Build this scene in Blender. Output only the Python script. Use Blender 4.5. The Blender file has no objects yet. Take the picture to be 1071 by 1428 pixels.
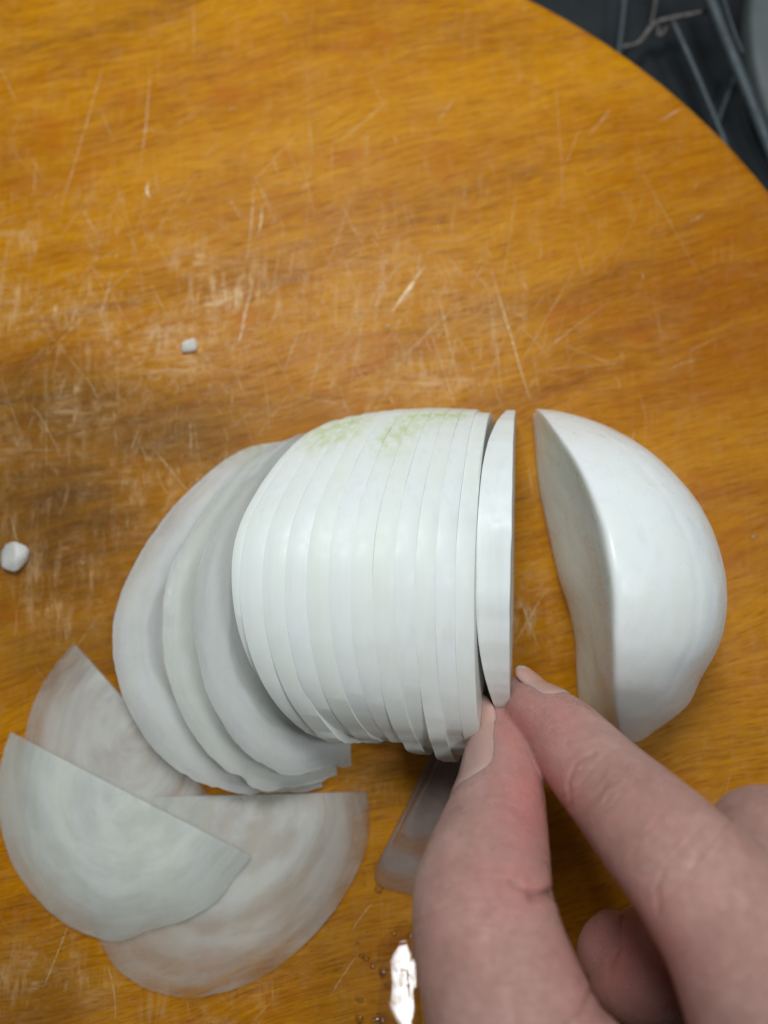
import bpy, bmesh, math, random
import numpy as np
from mathutils import Vector, Matrix, noise as mnoise
random.seed(7); np.random.seed(7)
sc = bpy.context.scene
COL = sc.collection
CM = 0.01                                   # everything below is written in centimetres

# ------------------------------------------------------------------ camera
F_PX = 1079.0; DIST = 19.0; TILT = math.radians(9)
SENS = 6.4
cam = bpy.data.cameras.new("camera"); camo = bpy.data.objects.new("camera", cam); COL.objects.link(camo)
cam.sensor_fit = 'VERTICAL'; cam.sensor_height = SENS; cam.sensor_width = SENS
cam.lens = F_PX / 1428.0 * SENS
CAMP = np.array([0.0, -DIST*math.sin(TILT), DIST*math.cos(TILT)])
camo.location = [c*CM for c in CAMP]; camo.rotation_euler = (TILT, 0, 0)
cam.clip_start = 0.005; cam.clip_end = 20
cam.dof.use_dof = True; cam.dof.focus_distance = 0.155; cam.dof.aperture_fstop = 1.25
sc.camera = camo
RX = np.array([1.0, 0, 0]); RU = np.array([0, math.cos(TILT), math.sin(TILT)]); RB = np.array([0, -math.sin(TILT), math.cos(TILT)])

def P(px, py, z=0.0):
    """the point of the place, in cm, at height z seen at this spot of the photograph"""
    d = RX*((px-535.5)/F_PX) + RU*((714-py)/F_PX) - RB
    return CAMP + d*((z-CAMP[2])/d[2])
def to_px(v):
    """photograph position of points (n,3) in cm"""
    q = np.asarray(v) - CAMP
    w = -(q@RB)
    return np.stack([535.5+F_PX*(q@RX)/w, 714-F_PX*(q@RU)/w], 1)

# ------------------------------------------------------------------ light and exposure
sc.view_settings.view_transform = 'Standard'; sc.view_settings.look = 'None'
sc.view_settings.exposure = -0.28; sc.view_settings.gamma = 1.0
w = bpy.data.worlds.new("World"); sc.world = w; w.use_nodes = True
w.node_tree.nodes['Background'].inputs[0].default_value = (0.82, 0.92, 1.0, 1)
w.node_tree.nodes['Background'].inputs[1].default_value = 0.10
def lamp(name, loc, target, size, watts, col):
    l = bpy.data.lights.new(name, 'AREA'); l.shape = 'RECTANGLE'; l.size = size[0]; l.size_y = size[1]
    l.energy = watts; l.color = col
    o = bpy.data.objects.new(name, l); COL.objects.link(o); o.location = loc
    o.rotation_euler = (Vector(target)-Vector(loc)).to_track_quat('-Z', 'Y').to_euler()
lamp("kitchen_lamp_far", (-0.03, 0.20, 0.38), (-0.01, 0.06, 0), (0.16, 0.14), 1.8, (0.93, 0.97, 1.0))
lamp("kitchen_lamp_right", (0.42, 0.06, 1.0), (0, 0, 0), (0.10, 0.20), 3.3, (0.91, 0.96, 1.0))
lamp("kitchen_lamp_near", (0.029, -0.477, 0.907), (0, 0, 0), (0.045, 0.12), 1.0, (0.93, 0.97, 1.0))
sc.cycles.use_denoising = True
sc.cycles.caustics_reflective = False; sc.cycles.caustics_refractive = False
sc.cycles.max_bounces = 12; sc.cycles.transparent_max_bounces = 24
sc.cycles.sample_clamp_indirect = 4.0

# ------------------------------------------------------------------ helpers
def tag(o, label=None, cat=None, group=None, kind=None):
    if label: o['label'] = label
    if cat: o['category'] = cat
    if group: o['group'] = group
    if kind: o['kind'] = kind
    return o
def mk(name, V, Fc, mat, parent=None, origin=None, attrs=None, smooth=True, sharp=None):
    """one mesh object from cm coordinates; its origin lies at its base"""
    V = np.asarray(V, float)
    if origin is None:
        origin = np.array([V[:,0].mean(), V[:,1].mean(), V[:,2].min()])
    porg = np.array(parent['_org']) if parent is not None else np.zeros(3)
    me = bpy.data.meshes.new(name)
    me.from_pydata(((V-origin)*CM).tolist(), [], [list(f) for f in Fc]); me.validate()
    for k, a in (attrs or {}).items():
        at = me.attributes.new(k, 'FLOAT', 'POINT'); at.data.foreach_set('value', np.asarray(a, np.float32))
    bm = bmesh.new(); bm.from_mesh(me); bmesh.ops.recalc_face_normals(bm, faces=bm.faces); bm.to_mesh(me); bm.free()
    if smooth: me.polygons.foreach_set('use_smooth', [True]*len(me.polygons))
    if sharp: me.set_sharp_from_angle(angle=math.radians(sharp))
    me.materials.append(mat)
    o = bpy.data.objects.new(name, me); COL.objects.link(o)
    o.location = (origin-porg)*CM
    o['_org'] = [float(x) for x in origin]
    if parent is not None: o.parent = parent
    return o
def empty(name, org):
    o = bpy.data.objects.new(name, None); COL.objects.link(o); o.empty_display_size = 0.01
    o.location = np.asarray(org)*CM; o['_org'] = [float(x) for x in org]
    return o
def catmull(pts, n):
    """smooth curve through the points (rows), n samples a span"""
    p = np.asarray(pts, float); p = np.vstack([2*p[0]-p[1], p, 2*p[-1]-p[-2]])
    out = []
    for i in range(1, len(p)-2):
        t = np.linspace(0, 1, n, endpoint=False)[:, None]
        out.append(0.5*((2*p[i])+(-p[i-1]+p[i+1])*t+(2*p[i-1]-5*p[i]+4*p[i+1]-p[i+2])*t*t+(-p[i-1]+3*p[i]-3*p[i+1]+p[i+2])*t**3))
    out.append(p[-2][None]); return np.vstack(out)
def resample(c, n):
    d = np.r_[0, np.cumsum(np.linalg.norm(np.diff(c, axis=0), axis=1))]
    t = np.linspace(0, d[-1], n)
    return np.stack([np.interp(t, d, c[:, k]) for k in range(c.shape[1])], 1)
def n3(v, s, seed=0.0):
    return np.array([mnoise.noise(Vector((a*s+seed, b*s-seed*1.7, c*s+seed*.3))) for a, b, c in v])
def seg_dist(p, a, b):
    ab = b-a; t = np.clip(((p-a)@ab)/max(ab@ab, 1e-9), 0, 1)
    return np.linalg.norm(p-(a+t[:, None]*ab), axis=1), t
def line_dist(p, pts):
    best = np.full(len(p), 1e9)
    for a, b in zip(pts[:-1], pts[1:]):
        best = np.minimum(best, seg_dist(p, np.array(a, float), np.array(b, float))[0])
    return best

# ------------------------------------------------------------------ node helpers
class NT:
    def __init__(s, name):
        s.m = bpy.data.materials.new(name); s.m.use_nodes = True; s.t = s.m.node_tree; s.t.nodes.clear()
        s.out = s.t.nodes.new('ShaderNodeOutputMaterial')
    def n(s, typ, ins=None, **props):
        nd = s.t.nodes.new(typ)
        for k, v in props.items(): setattr(nd, k, v)
        for k, v in (ins or {}).items():
            if isinstance(v, bpy.types.NodeSocket): s.t.links.new(v, nd.inputs[k])
            else: nd.inputs[k].default_value = v
        return nd
    def math(s, op, a, b=0.0, c=None, clamp=False):
        nd = s.n('ShaderNodeMath', {0: a, 1: b} if c is None else {0: a, 1: b, 2: c}, operation=op); nd.use_clamp = clamp
        return nd.outputs[0]
    def ramp(s, fac, stops, interp='LINEAR'):
        nd = s.n('ShaderNodeValToRGB', {0: fac}); r = nd.color_ramp; r.interpolation = interp
        while len(r.elements) < len(stops): r.elements.new(0.5)
        for e, (p, c) in zip(r.elements, stops):
            e.position = p; e.color = (c, c, c, 1) if isinstance(c, (int, float)) else (*c, 1)
        return nd.outputs[0]
    def mix(s, fac, a, b, mode='MIX'):
        nd = s.n('ShaderNodeMix', data_type='RGBA', blend_type=mode)
        for i, v in ((0, fac), (6, a), (7, b)):
            if isinstance(v, bpy.types.NodeSocket): s.t.links.new(v, nd.inputs[i])
            else: nd.inputs[i].default_value = v if i == 0 else (*v, 1)
        return nd.outputs[2]
    def coords(s, scale=(1, 1, 1), rot=(0, 0, 0), loc=(0, 0, 0)):
        tc = s.n('ShaderNodeTexCoord')
        mp = s.n('ShaderNodeMapping', {'Vector': tc.outputs['Object'], 'Rotation': rot, 'Location': loc,
                                       'Scale': tuple(k/CM for k in scale)}, vector_type='POINT')
        return mp.outputs[0]
    def noise(s, vec, scale, detail=4, rough=0.55, dist=0.0):
        return s.n('ShaderNodeTexNoise', {'Vector': vec, 'Scale': scale, 'Detail': detail, 'Roughness': rough, 'Distortion': dist}).outputs[0]
    def attr(s, name):
        return s.n('ShaderNodeAttribute', attribute_name=name).outputs['Fac']
    def bump(s, h, strength, dist, nrm=None):
        ins = {'Height': h, 'Strength': strength, 'Distance': dist*CM}
        if nrm is not None: ins['Normal'] = nrm
        return s.n('ShaderNodeBump', ins).outputs[0]
    def done(s, sh): s.t.links.new(sh, s.out.inputs[0]); return s.m

# ------------------------------------------------------------------ materials
def mat_wood():
    t = NT('varnished_wood')
    rot = (0, 0, math.radians(-15))
    base = t.coords((1, 1, 1), rot)
    warp = t.n('ShaderNodeTexNoise', {'Vector': base, 'Scale': 0.16, 'Detail': 2}).outputs['Color']
    wv = t.n('ShaderNodeVectorMath', {0: warp, 1: (0.5, 0.5, 0.5)}, operation='SUBTRACT').outputs[0]
    wv = t.n('ShaderNodeVectorMath', {0: wv, 'Scale': 1.3}, operation='SCALE').outputs[0]
    v = t.n('ShaderNodeVectorMath', {0: base, 1: wv}, operation='ADD').outputs[0]
    def stretch(a, b, off=0.0):
        return t.n('ShaderNodeMapping', {'Vector': v, 'Scale': (a, b, 1), 'Location': (off, off*2, 0)}).outputs[0]
    fig = t.noise(stretch(0.09, 0.42), 1.0, 5, 0.6, 0.4)          # broad figure
    band = t.noise(stretch(0.20, 1.5, 3), 1.0, 5, 0.62, 0.3)      # growth bands
    fine = t.noise(stretch(1.3, 15, 7), 1.0, 3, 0.7)              # fibres
    pore = t.noise(stretch(1.6, 26, 11), 1.0, 2, 0.6)
    cross = t.noise(stretch(3.2, 0.9, 5), 1.0, 3, 0.6)            # ripple across the grain
    f = t.math('ADD', t.math('MULTIPLY', fig, 0.34), t.math('MULTIPLY', band, 0.24))
    f = t.math('ADD', f, t.math('MULTIPLY', fine, 0.44))
    f = t.math('ADD', f, t.math('MULTIPLY', cross, 0.06))
    col = t.ramp(f, [(0.36, (0.22, 0.060, 0.001)), (0.48, (0.36, 0.126, 0.001)), (0.60, (0.46, 0.188, 0.002)), (0.78, (0.56, 0.255, 0.003))])
    # dark streaks of the board's own figure
    st = t.attr('streak')
    stn = t.math('MULTIPLY', st, t.ramp(t.math('ADD', t.math('MULTIPLY', fine, 0.6), t.math('MULTIPLY', band, 0.5)), [(0.38, 1.0), (0.68, 0.1)]))
    col = t.mix(t.math('MULTIPLY', stn, 0.85), col, (0.13, 0.045, 0.008))
    col = t.mix(t.math('MULTIPLY', t.attr('heart'), t.ramp(band, [(0.3, 0.9), (0.7, 0.45)])), col, (0.27, 0.070, 0.001))
    # short dark pores
    pk = t.ramp(pore, [(0.30, 1.0), (0.40, 0.0)])
    col = t.mix(t.math('MULTIPLY', pk, 0.5), col, (0.14, 0.045, 0.006))
    # bare brown worn-through wood, with the soft shade on the left painted in
    bare_shade = t.attr('bare')
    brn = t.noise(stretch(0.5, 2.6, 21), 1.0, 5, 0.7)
    bare_shade_mask = t.math('MULTIPLY', bare_shade, t.ramp(brn, [(0.30, 0.60), (0.60, 1.0)]))
    col = t.mix(t.math('MULTIPLY', bare_shade_mask, 0.95), col, (0.100, 0.043, 0.012))
    # milky dried-on film, combed by the grain and by knife strokes
    wn = t.attr('worn')
    s1 = t.noise(t.coords((5.5, 0.9, 1), (0, 0, math.radians(-6))), 1.0, 4, 0.75, 0.5)
    s2 = t.noise(t.coords((0.9, 7.5, 1), rot), 1.0, 4, 0.75)
    sp = t.noise(base, 1.4, 5, 0.7)
    sp2 = t.noise(base, 0.8, 4, 0.65, 0.8)
    w1 = t.math('MULTIPLY', t.ramp(s1, [(0.46, 0.0), (0.62, 1.0)]), t.ramp(sp, [(0.42, 0.0), (0.62, 1.0)]))
    w2 = t.math('MULTIPLY', t.ramp(s2, [(0.44, 0.0), (0.64, 0.9)]), t.ramp(sp2, [(0.46, 0.0), (0.62, 1.0)]))
    w3 = t.math('MULTIPLY', t.ramp(t.noise(base, 4.5, 4, 0.75), [(0.5, 0.0), (0.66, 0.8)]), t.ramp(sp2, [(0.40, 0.0), (0.58, 1.0)]))
    wm = t.math('MAXIMUM', t.math('MAXIMUM', w1, w2), w3)
    wm = t.math('MULTIPLY', wm, wn, clamp=True)
    col = t.mix(t.math('MULTIPLY', wm, 0.90), col, (0.66, 0.46, 0.25))
    # faint hair scratches everywhere
    hs = t.noise(t.coords((13, 0.45, 1), (0, 0, math.radians(14))), 1.0, 2, 0.6)
    hs2 = t.noise(t.coords((0.5, 15, 1), (0, 0, math.radians(-38)), (3, 1, 0)), 1.0, 2, 0.6)
    hm = t.math('MAXIMUM', t.ramp(hs, [(0.68, 0.0), (0.78, 1.0)]), t.ramp(hs2, [(0.70, 0.0), (0.8, 1.0)]))
    hm = t.math('MULTIPLY', hm, t.ramp(sp, [(0.42, 0.0), (0.62, 1.0)]))
    col = t.mix(t.math('MULTIPLY', hm, 0.15), col, (0.62, 0.40, 0.18))
    # small reddish stains
    rs = t.ramp(t.noise(t.coords((0.5, 0.8, 1), loc=(4.2, 1, 0)), 1.0, 3, 0.5), [(0.62, 0.0), (0.74, 1.0)])
    col = t.mix(t.math('MULTIPLY', rs, 0.45), col, (0.36, 0.085, 0.006))
    rough = t.math('ADD', t.ramp(t.noise(base, 0.9, 4, 0.6), [(0.3, 0.32), (0.7, 0.46)]), t.math('MULTIPLY', wm, 0.25))
    h = t.math('ADD', t.math('MULTIPLY', fine, 0.5), t.math('MULTIPLY', pk, -0.4))
    h = t.math('ADD', h, t.math('MULTIPLY', hm, -0.3)); h = t.math('ADD', h, t.math('MULTIPLY', cross, 0.35))
    nb = t.bump(h, 0.55, 0.030)
    b = t.n('ShaderNodeBsdfPrincipled', {'Base Color': col, 'Roughness': rough, 'Normal': nb, 'Specular IOR Level': 0.10})
    return t.done(b.outputs[0])

def mat_onion(name, see=0.0, tint=(0.69, 0.725, 0.715), green=False, bands=0.5, cloud=0.5, layers=6.5, axis='Y', sss=0.006, dark=(0.60, 0.62, 0.57), edge=0.3, gloss=0.0, rel=0.40, rmin=0.22, fibw=0.25, even=0.75):
    """wet white onion flesh. see = how much of what lies behind shows through"""
    t = NT(name)
    c = t.coords()
    ring = t.attr('ring')
    wob = t.noise(c, 0.32, 2, 0.45)
    ph = t.math('ADD', t.math('MULTIPLY', ring, layers), t.math('MULTIPLY', wob, 1.1))
    fr = t.math('FRACT', ph)
    lay = t.ramp(fr, [(0.0, 0.35), (0.06, 0.30), (0.22, 0.9), (0.5, 1.0), (0.85, 0.6), (1.0, 0.35)], 'EASE')
    lk = t.ramp(ring, [(0.30, 0.0), (0.6, 1.0)])
    lay = t.math('ADD', t.math('MULTIPLY', t.math('SUBTRACT', lay, 0.75), lk), 0.75)
    fib = t.noise(t.coords((7.0, 0.28, 7.0)), 1.0, 3, 0.6, 0.15)       # veins from pole to pole
    fib2 = t.noise(t.coords((2.2, 0.15, 2.2)), 1.0, 3, 0.6, 0.2)
    ar = t.n('ShaderNodeCombineXYZ', {0: t.math('MULTIPLY', ring, 6.5), 1: t.math('MULTIPLY', t.attr('ang'), 0.36), 2: t.math('MULTIPLY', wob, 2.0)}).outputs[0]
    cl = t.math('ADD', t.math('MULTIPLY', t.noise(ar, 1.0, 3, 0.55, 0.2), 0.66), t.math('MULTIPLY', t.noise(c, 0.7, 5, 0.6, 0.3), 0.34))
    ar2 = t.n('ShaderNodeCombineXYZ', {0: t.math('MULTIPLY', ring, 30.0), 1: t.math('MULTIPLY', t.attr('ang'), 0.6), 2: 0.0}).outputs[0]
    arc_ = t.noise(ar2, 1.0, 3, 0.6)
    grit = t.noise(c, 16, 2, 0.6)
    k = t.math('ADD', t.math('MULTIPLY', lay, bands), t.math('MULTIPLY', fib, fibw))
    k = t.math('ADD', k, t.math('MULTIPLY', fib2, 0.35))
    if see > 0: k = t.math('ADD', k, t.math('MULTIPLY', t.math('SUBTRACT', arc_, 0.5), 0.55))
    k = t.math('MULTIPLY', k, 1.0/(bands+0.235+fibw*.5), clamp=True)
    col = t.mix(t.ramp(k, [(0.25, 0.0), (0.85, 1.0)]), dark, tint)
    if green:
        g = t.math('MULTIPLY', t.attr('stem'), t.ramp(t.noise(t.coords((5.0, 0.28, 5.0)), 1.0, 3, 0.6), [(0.38, 0.15), (0.60, 1.0)]), clamp=True)
        col = t.mix(t.math('MULTIPLY', g, 0.85), col, (0.40, 0.50, 0.14))
        lit = t.attr('cut_light')
        col = t.mix(t.math('MULTIPLY', lit, 0.9), col, (0.90, 0.92, 0.82))  # fill light put into the colour: paler cut face
    rnd = t.n('ShaderNodeObjectInfo').outputs['Random']
    cream = t.math('MULTIPLY', t.math('ADD', rnd, t.ramp(fib2, [(0.40, 0.0), (0.62, 0.9)])), 0.30, clamp=True)
    col = t.mix(cream, col, (tint[0]*.93, tint[1]*.94, tint[2]*.80))
    h = t.math('ADD', t.math('MULTIPLY', fib, 0.5), t.math('MULTIPLY', grit, 0.25))
    h = t.math('ADD', h, t.math('MULTIPLY', lay, 0.35*bands))
    nb = t.bump(h, rel, 0.022)
    rough = t.ramp(t.noise(c, 3.0, 4, 0.6), [(0.35, rmin), (0.7, rmin+0.22)])
    b = t.n('ShaderNodeBsdfPrincipled', {'Base Color': col, 'Roughness': rough, 'Normal': nb, 'IOR': 1.37,
            'Subsurface Weight': 0.9 if sss > .001 else (0.6 if sss else 0.0), 'Subsurface Radius': (1.0, 1.0, 0.85), 'Subsurface Scale': sss})
    sh = b.outputs[0]
    if see > 0:
        mk_ = t.math('ADD', t.math('MULTIPLY', t.ramp(cl, [(0.36, 1.0), (0.62, 0.0)], 'EASE'), cloud), t.math('MULTIPLY', t.math('SUBTRACT', 1.0, lay), (1-cloud)*0.8))
        fac = t.math('MULTIPLY', t.math('ADD', t.math('ADD', t.math('MULTIPLY', mk_, even), t.ramp(ring, [(0.55, 0.0), (0.98, edge)])), 0.42), see, clamp=True)
        tr = t.n('ShaderNodeBsdfTransparent', {'Color': (0.92, 0.91, 0.90, 1)})
        sh = t.n('ShaderNodeMixShader', {0: fac, 1: sh, 2: tr.outputs[0]}).outputs[0]
    return t.done(sh)

def mat_skin():
    t = NT('skin')
    c = t.coords()
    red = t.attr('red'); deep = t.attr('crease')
    m = t.noise(c, 0.9, 4, 0.6)
    m2 = t.noise(c, 4.5, 4, 0.65)
    k = t.math('ADD', t.math('MULTIPLY', m, 0.6), t.math('MULTIPLY', m2, 0.4))
    col = t.ramp(k, [(0.36, (0.385, 0.220, 0.180)), (0.52, (0.46, 0.272, 0.232)), (0.66, (0.53, 0.335, 0.288))])
    col = t.mix(t.math('MULTIPLY', red, t.ramp(m, [(0.3, 0.55), (0.7, 1.0)])), col, (0.56, 0.205, 0.185))
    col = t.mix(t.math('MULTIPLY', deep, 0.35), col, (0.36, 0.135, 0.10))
    wc = t.n('ShaderNodeVectorMath', {0: c, 1: t.n('ShaderNodeTexNoise', {'Vector': c, 'Scale': 3.0}).outputs['Color']}, operation='ADD').outputs[0]
    vor = t.n('ShaderNodeTexVoronoi', {'Vector': t.n('ShaderNodeMapping', {'Vector': wc, 'Rotation': (.3, .2, .6), 'Scale': (1, 1.7, 1.3)}).outputs[0], 'Scale': 15.0, 'Randomness': 1.0}, feature='DISTANCE_TO_EDGE').outputs[0]
    vor2 = t.n('ShaderNodeTexVoronoi', {'Vector': wc, 'Scale': 5.0}, feature='DISTANCE_TO_EDGE').outputs[0]
    por = t.noise(c, 26, 3, 0.6)
    h = t.math('ADD', t.math('MULTIPLY', t.math('MINIMUM', vor, 0.22), 2.2), t.math('MULTIPLY', por, 0.4))
    h = t.math('ADD', h, t.math('MULTIPLY', t.math('MINIMUM', vor2, 0.10), 2.5))
    nb = t.bump(h, 0.55, 0.024)
    rough = t.ramp(t.noise(c, 1.7, 4, 0.6), [(0.36, 0.22), (0.64, 0.46)])
    b = t.n('ShaderNodeBsdfPrincipled', {'Base Color': col, 'Roughness': rough, 'Normal': nb, 'IOR': 1.4,
            'Subsurface Weight': 0.85, 'Subsurface Radius': (1.0, 0.38, 0.22), 'Subsurface Scale': 0.0032})
    return t.done(b.outputs[0])
def mat_nail():
    t = NT('fingernail')
    u = t.attr('along')
    st = t.noise(t.coords((9, 9, 9)), 1.0, 2, 0.5)
    col = t.ramp(u, [(0.0, (0.56, 0.35, 0.29)), (0.10, (0.54, 0.315, 0.27)), (0.88, (0.56, 0.33, 0.285)), (0.93, (0.60, 0.45, 0.38)), (1.0, (0.62, 0.49, 0.41))])
    b = t.n('ShaderNodeBsdfPrincipled', {'Base Color': col, 'Roughness': 0.20, 'IOR': 1.5, 'Normal': t.bump(st, 0.2, 0.02),
            'Subsurface Weight': 0.7, 'Subsurface Radius': (1.0, 0.5, 0.4), 'Subsurface Scale': 0.002})
    return t.done(b.outputs[0])
def mat_plain(name, col, rough, metal=0.0, var=0.25, scale=1.2, bump=0.0):
    t = NT(name)
    c = t.coords(); m = t.noise(c, scale, 5, 0.6)
    dk = tuple(x*(1-var) for x in col); lt = tuple(min(1, x*(1+var)) for x in col)
    b = t.n('ShaderNodeBsdfPrincipled', {'Base Color': t.ramp(m, [(0.3, dk), (0.7, lt)]), 'Metallic': metal,
            'Roughness': t.ramp(t.noise(c, scale*2.3, 4), [(0.3, rough*0.8), (0.7, min(1, rough*1.25))])})
    if bump: t.t.links.new(t.bump(m, 0.5, bump), b.inputs['Normal'])
    return t.done(b.outputs[0])
def mat_water():
    t = NT('water_film')
    c = t.coords()
    nb = t.bump(t.noise(c, 3.0, 4, 0.65), 0.09, 0.03)
    g = t.n('ShaderNodeBsdfGlossy', {'Roughness': 0.03, 'Normal': nb})
    tr = t.n('ShaderNodeBsdfTransparent', {'Color': (0.95, 0.93, 0.90, 1)})
    fr = t.n('ShaderNodeFresnel', {'IOR': 1.33, 'Normal': nb})
    gap = t.ramp(t.noise(t.coords(loc=(2, 5, 1)), 3.6, 6, 0.72), [(0.36, 0.0), (0.42, 1.0)])
    fac = t.math('MULTIPLY', t.math('ADD', fr.outputs[0], 0.01), gap, clamp=True)
    return t.done(t.n('ShaderNodeMixShader', {0: fac, 1: tr.outputs[0], 2: g.outputs[0]}).outputs[0])
def mat_scratch():
    t = NT('knife_scratch')
    b = t.n('ShaderNodeBsdfPrincipled', {'Base Color': (0.86, 0.68, 0.40, 1), 'Roughness': 0.5})
    tr = t.n('ShaderNodeBsdfTransparent')
    f = t.math('MULTIPLY', t.attr('alpha'), t.ramp(t.noise(t.coords(), 5.0, 3, 0.7), [(0.36, 0.25), (0.6, 1.0)]), clamp=True)
    return t.done(t.n('ShaderNodeMixShader', {0: f, 1: tr.outputs[0], 2: b.outputs[0]}).outputs[0])

M_WOOD = mat_wood(); M_SKIN = mat_skin(); M_NAIL = mat_nail(); M_SCR = mat_scratch(); M_WATER = mat_water()
M_STACK = mat_onion('onion_stack_flesh', 0.0, green=True, bands=0.10, layers=4.5, dark=(0.60, 0.63, 0.585), sss=0.0, rel=0.20, rmin=0.34, fibw=0.7)
M_FALL = mat_onion('onion_leaning_slice', 0.50, tint=(0.70, 0.72, 0.71), green=True, bands=0.62, cloud=0.3, layers=4.5, dark=(0.52, 0.535, 0.52), sss=0.0008)
M_FLAT = mat_onion('onion_flat_slice', 1.08, tint=(0.74, 0.75, 0.73), bands=0.5, cloud=0.75, layers=3.6, dark=(0.60, 0.60, 0.58), rmin=0.16, sss=0.0006, even=0.20)
M_FLATB = mat_onion('onion_flat_slice_opaque', 0.34, tint=(0.68, 0.705, 0.68), bands=0.12, cloud=1.0, layers=3.0, dark=(0.58, 0.61, 0.60), edge=1.5, rmin=0.16, sss=0.0006, even=0.5)
M_BIT = mat_onion('onion_bit_flesh', 0.55, tint=(0.76, 0.76, 0.73), bands=0.1, sss=0.002, dark=(0.7, 0.71, 0.67))
M_CAP = mat_onion('onion_end_flesh', 0.0, green=True, bands=0.12, layers=5.0, tint=(0.74, 0.77, 0.76), dark=(0.61, 0.645, 0.58), gloss=0.05, rel=0.14, rmin=0.24, fibw=0.5, sss=0.004)

# ------------------------------------------------------------------ setting: the worktop under the board
BOARD_T = 2.6
W0 = np.array([[-70, -70, -BOARD_T], [70, -70, -BOARD_T], [70, 70, -BOARD_T], [-70, 70, -BOARD_T]], float)
n = 24
gx = np.linspace(-70, 70, n); V = [(x, y, -BOARD_T) for y in gx for x in gx]
Fq = [(j*n+i, j*n+i+1, (j+1)*n+i+1, (j+1)*n+i) for j in range(n-1) for i in range(n-1)]
o = mk('worktop', V, Fq, mat_plain('dark_steel', (0.022, 0.027, 0.029), 0.45, 0.6, 0.35, 0.25), origin=np.array([0, 0, -BOARD_T]))
tag(o, 'dark grey metal worktop under the round board', kind='structure')

# ------------------------------------------------------------------ cutting board
edge = np.array([P(x, y, -0.25)[:2] for x, y in ((738, 0), (800, 31), (870, 76), (950, 140), (1010, 200), (1071, 262))])
A = np.c_[2*edge, np.ones(len(edge))]; sol = np.linalg.lstsq(A, (edge**2).sum(1), rcond=None)[0]
BC = sol[:2]; BR = math.sqrt(sol[2]+BC@BC)
print('board centre', BC, 'radius', BR)
NS, NR = 420, 170
rr = list(np.linspace(0, BR-0.45, NR)[1:])
prof = [(r, 0.0) for r in rr]
for a in np.linspace(0, math.pi/2, 7)[1:]: prof.append((BR-0.45+0.45*math.sin(a), -0.45+0.45*math.cos(a)))
prof += [(BR, -1.2), (BR, -BOARD_T+0.35)]
for a in np.linspace(0, math.pi/2, 5)[1:]: prof.append((BR-0.35+0.35*math.cos(a), -BOARD_T+0.35-0.35*math.sin(a)))
ang = np.linspace(0, 2*math.pi, NS, endpoint=False)
V = [(BC[0], BC[1], 0.0)]
for r, z in prof:
    V += [(BC[0]+r*math.cos(a), BC[1]+r*math.sin(a), z) for a in ang]
V.append((BC[0], BC[1], -BOARD_T)); last = len(V)-1
Fc = [(0, 1+i, 1+(i+1) % NS) for i in range(NS)]
for j in range(len(prof)-1):
    a0 = 1+j*NS; b0 = a0+NS
    Fc += [(a0+i, b0+i, b0+(i+1) % NS, a0+(i+1) % NS) for i in range(NS)]
a0 = 1+(len(prof)-1)*NS
Fc += [(a0+(i+1) % NS, a0+i, last) for i in range(NS)]
V = np.array(V)
px = to_px(V)
def soft(d, wd): return np.exp(-(d/wd)**2)
streak = np.zeros(len(V))
for pts, wd, s in [
    ([(-60, 95), (25, 66), (110, 48), (210, 18), (330, -20)], 15, .6),
    ([(0, 560), (90, 450), (180, 418), (290, 392), (400, 350), (520, 318), (640, 272), (760, 240)], 12, .5),
    ([(100, 436), (240, 410), (330, 398), (420, 378)], 9, .9),
    ([(560, 470), (640, 446), (760, 424), (870, 372), (960, 352), (1090, 300)], 11, .75),
    ([(740, 520), (830, 480), (920, 442), (975, 408), (990, 370)], 10, .75),
    ([(820, 216), (930, 205), (1010, 210)], 9, .45),
    ([(430, 560), (540, 520), (640, 500)], 16, .5),
    ([(920, 1070), (1000, 1050), (1090, 1010)], 14, .4),
    ([(0, 1250), (120, 1290), (240, 1330)], 14, .4), ([(200, 1420), (330, 1380), (450, 1330)], 10, .5),
    ([(560, 480), (760, 430), (960, 355), (1090, 310)], 34, .55), ([(690, 575), (850, 500), (1000, 440), (1090, 400)], 40, .5), ([(940, 330), (1090, 290)], 60, .5), ([(0, 70), (140, 50), (260, 5)], 40, .45), ([(430, 40), (560, 20), (740, 60)], 30, .4), ([(60, 450), (300, 395), (640, 285)], 30, .35),
    ([(440, 1150), (520, 1120), (600, 1100)], 12, .5), ([(726, 700), (780, 690)], 20, .3)]:
    streak = np.maximum(streak, s*soft(line_dist(px, pts), wd))
for x, y, r, s in [(322, 225, 8, .8), (440, 178, 10, .6), (618, 308, 9, 1.0), (575, 68, 6, .5), (703, 352, 4, .9), (10, 245, 14, .5)]:
    streak = np.maximum(streak, s*soft(np.hypot((px[:, 0]-x)/.7, px[:, 1]-y), r*1.6))
heart = np.zeros(len(V))
for x, y, a, b, s in [(1060, 400, 250, 210, .9), (1060, 720, 120, 90, .6), (880, 200, 90, 60, .4), (20, 240, 60, 40, .4)]:
    heart = np.maximum(heart, s*np.exp(-(((px[:, 0]-x)/a)**2+((px[:, 1]-y)/b)**2)))
bare = np.zeros(len(V))  # worn patches, darkened further to carry the shade over the left side
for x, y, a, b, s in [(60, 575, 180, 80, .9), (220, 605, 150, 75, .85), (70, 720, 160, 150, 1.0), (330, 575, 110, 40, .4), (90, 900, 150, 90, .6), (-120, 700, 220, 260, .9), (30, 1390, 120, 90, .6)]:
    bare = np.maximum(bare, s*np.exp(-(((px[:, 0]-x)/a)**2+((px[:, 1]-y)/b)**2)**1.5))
worn = np.full(len(V), .10)
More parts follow.
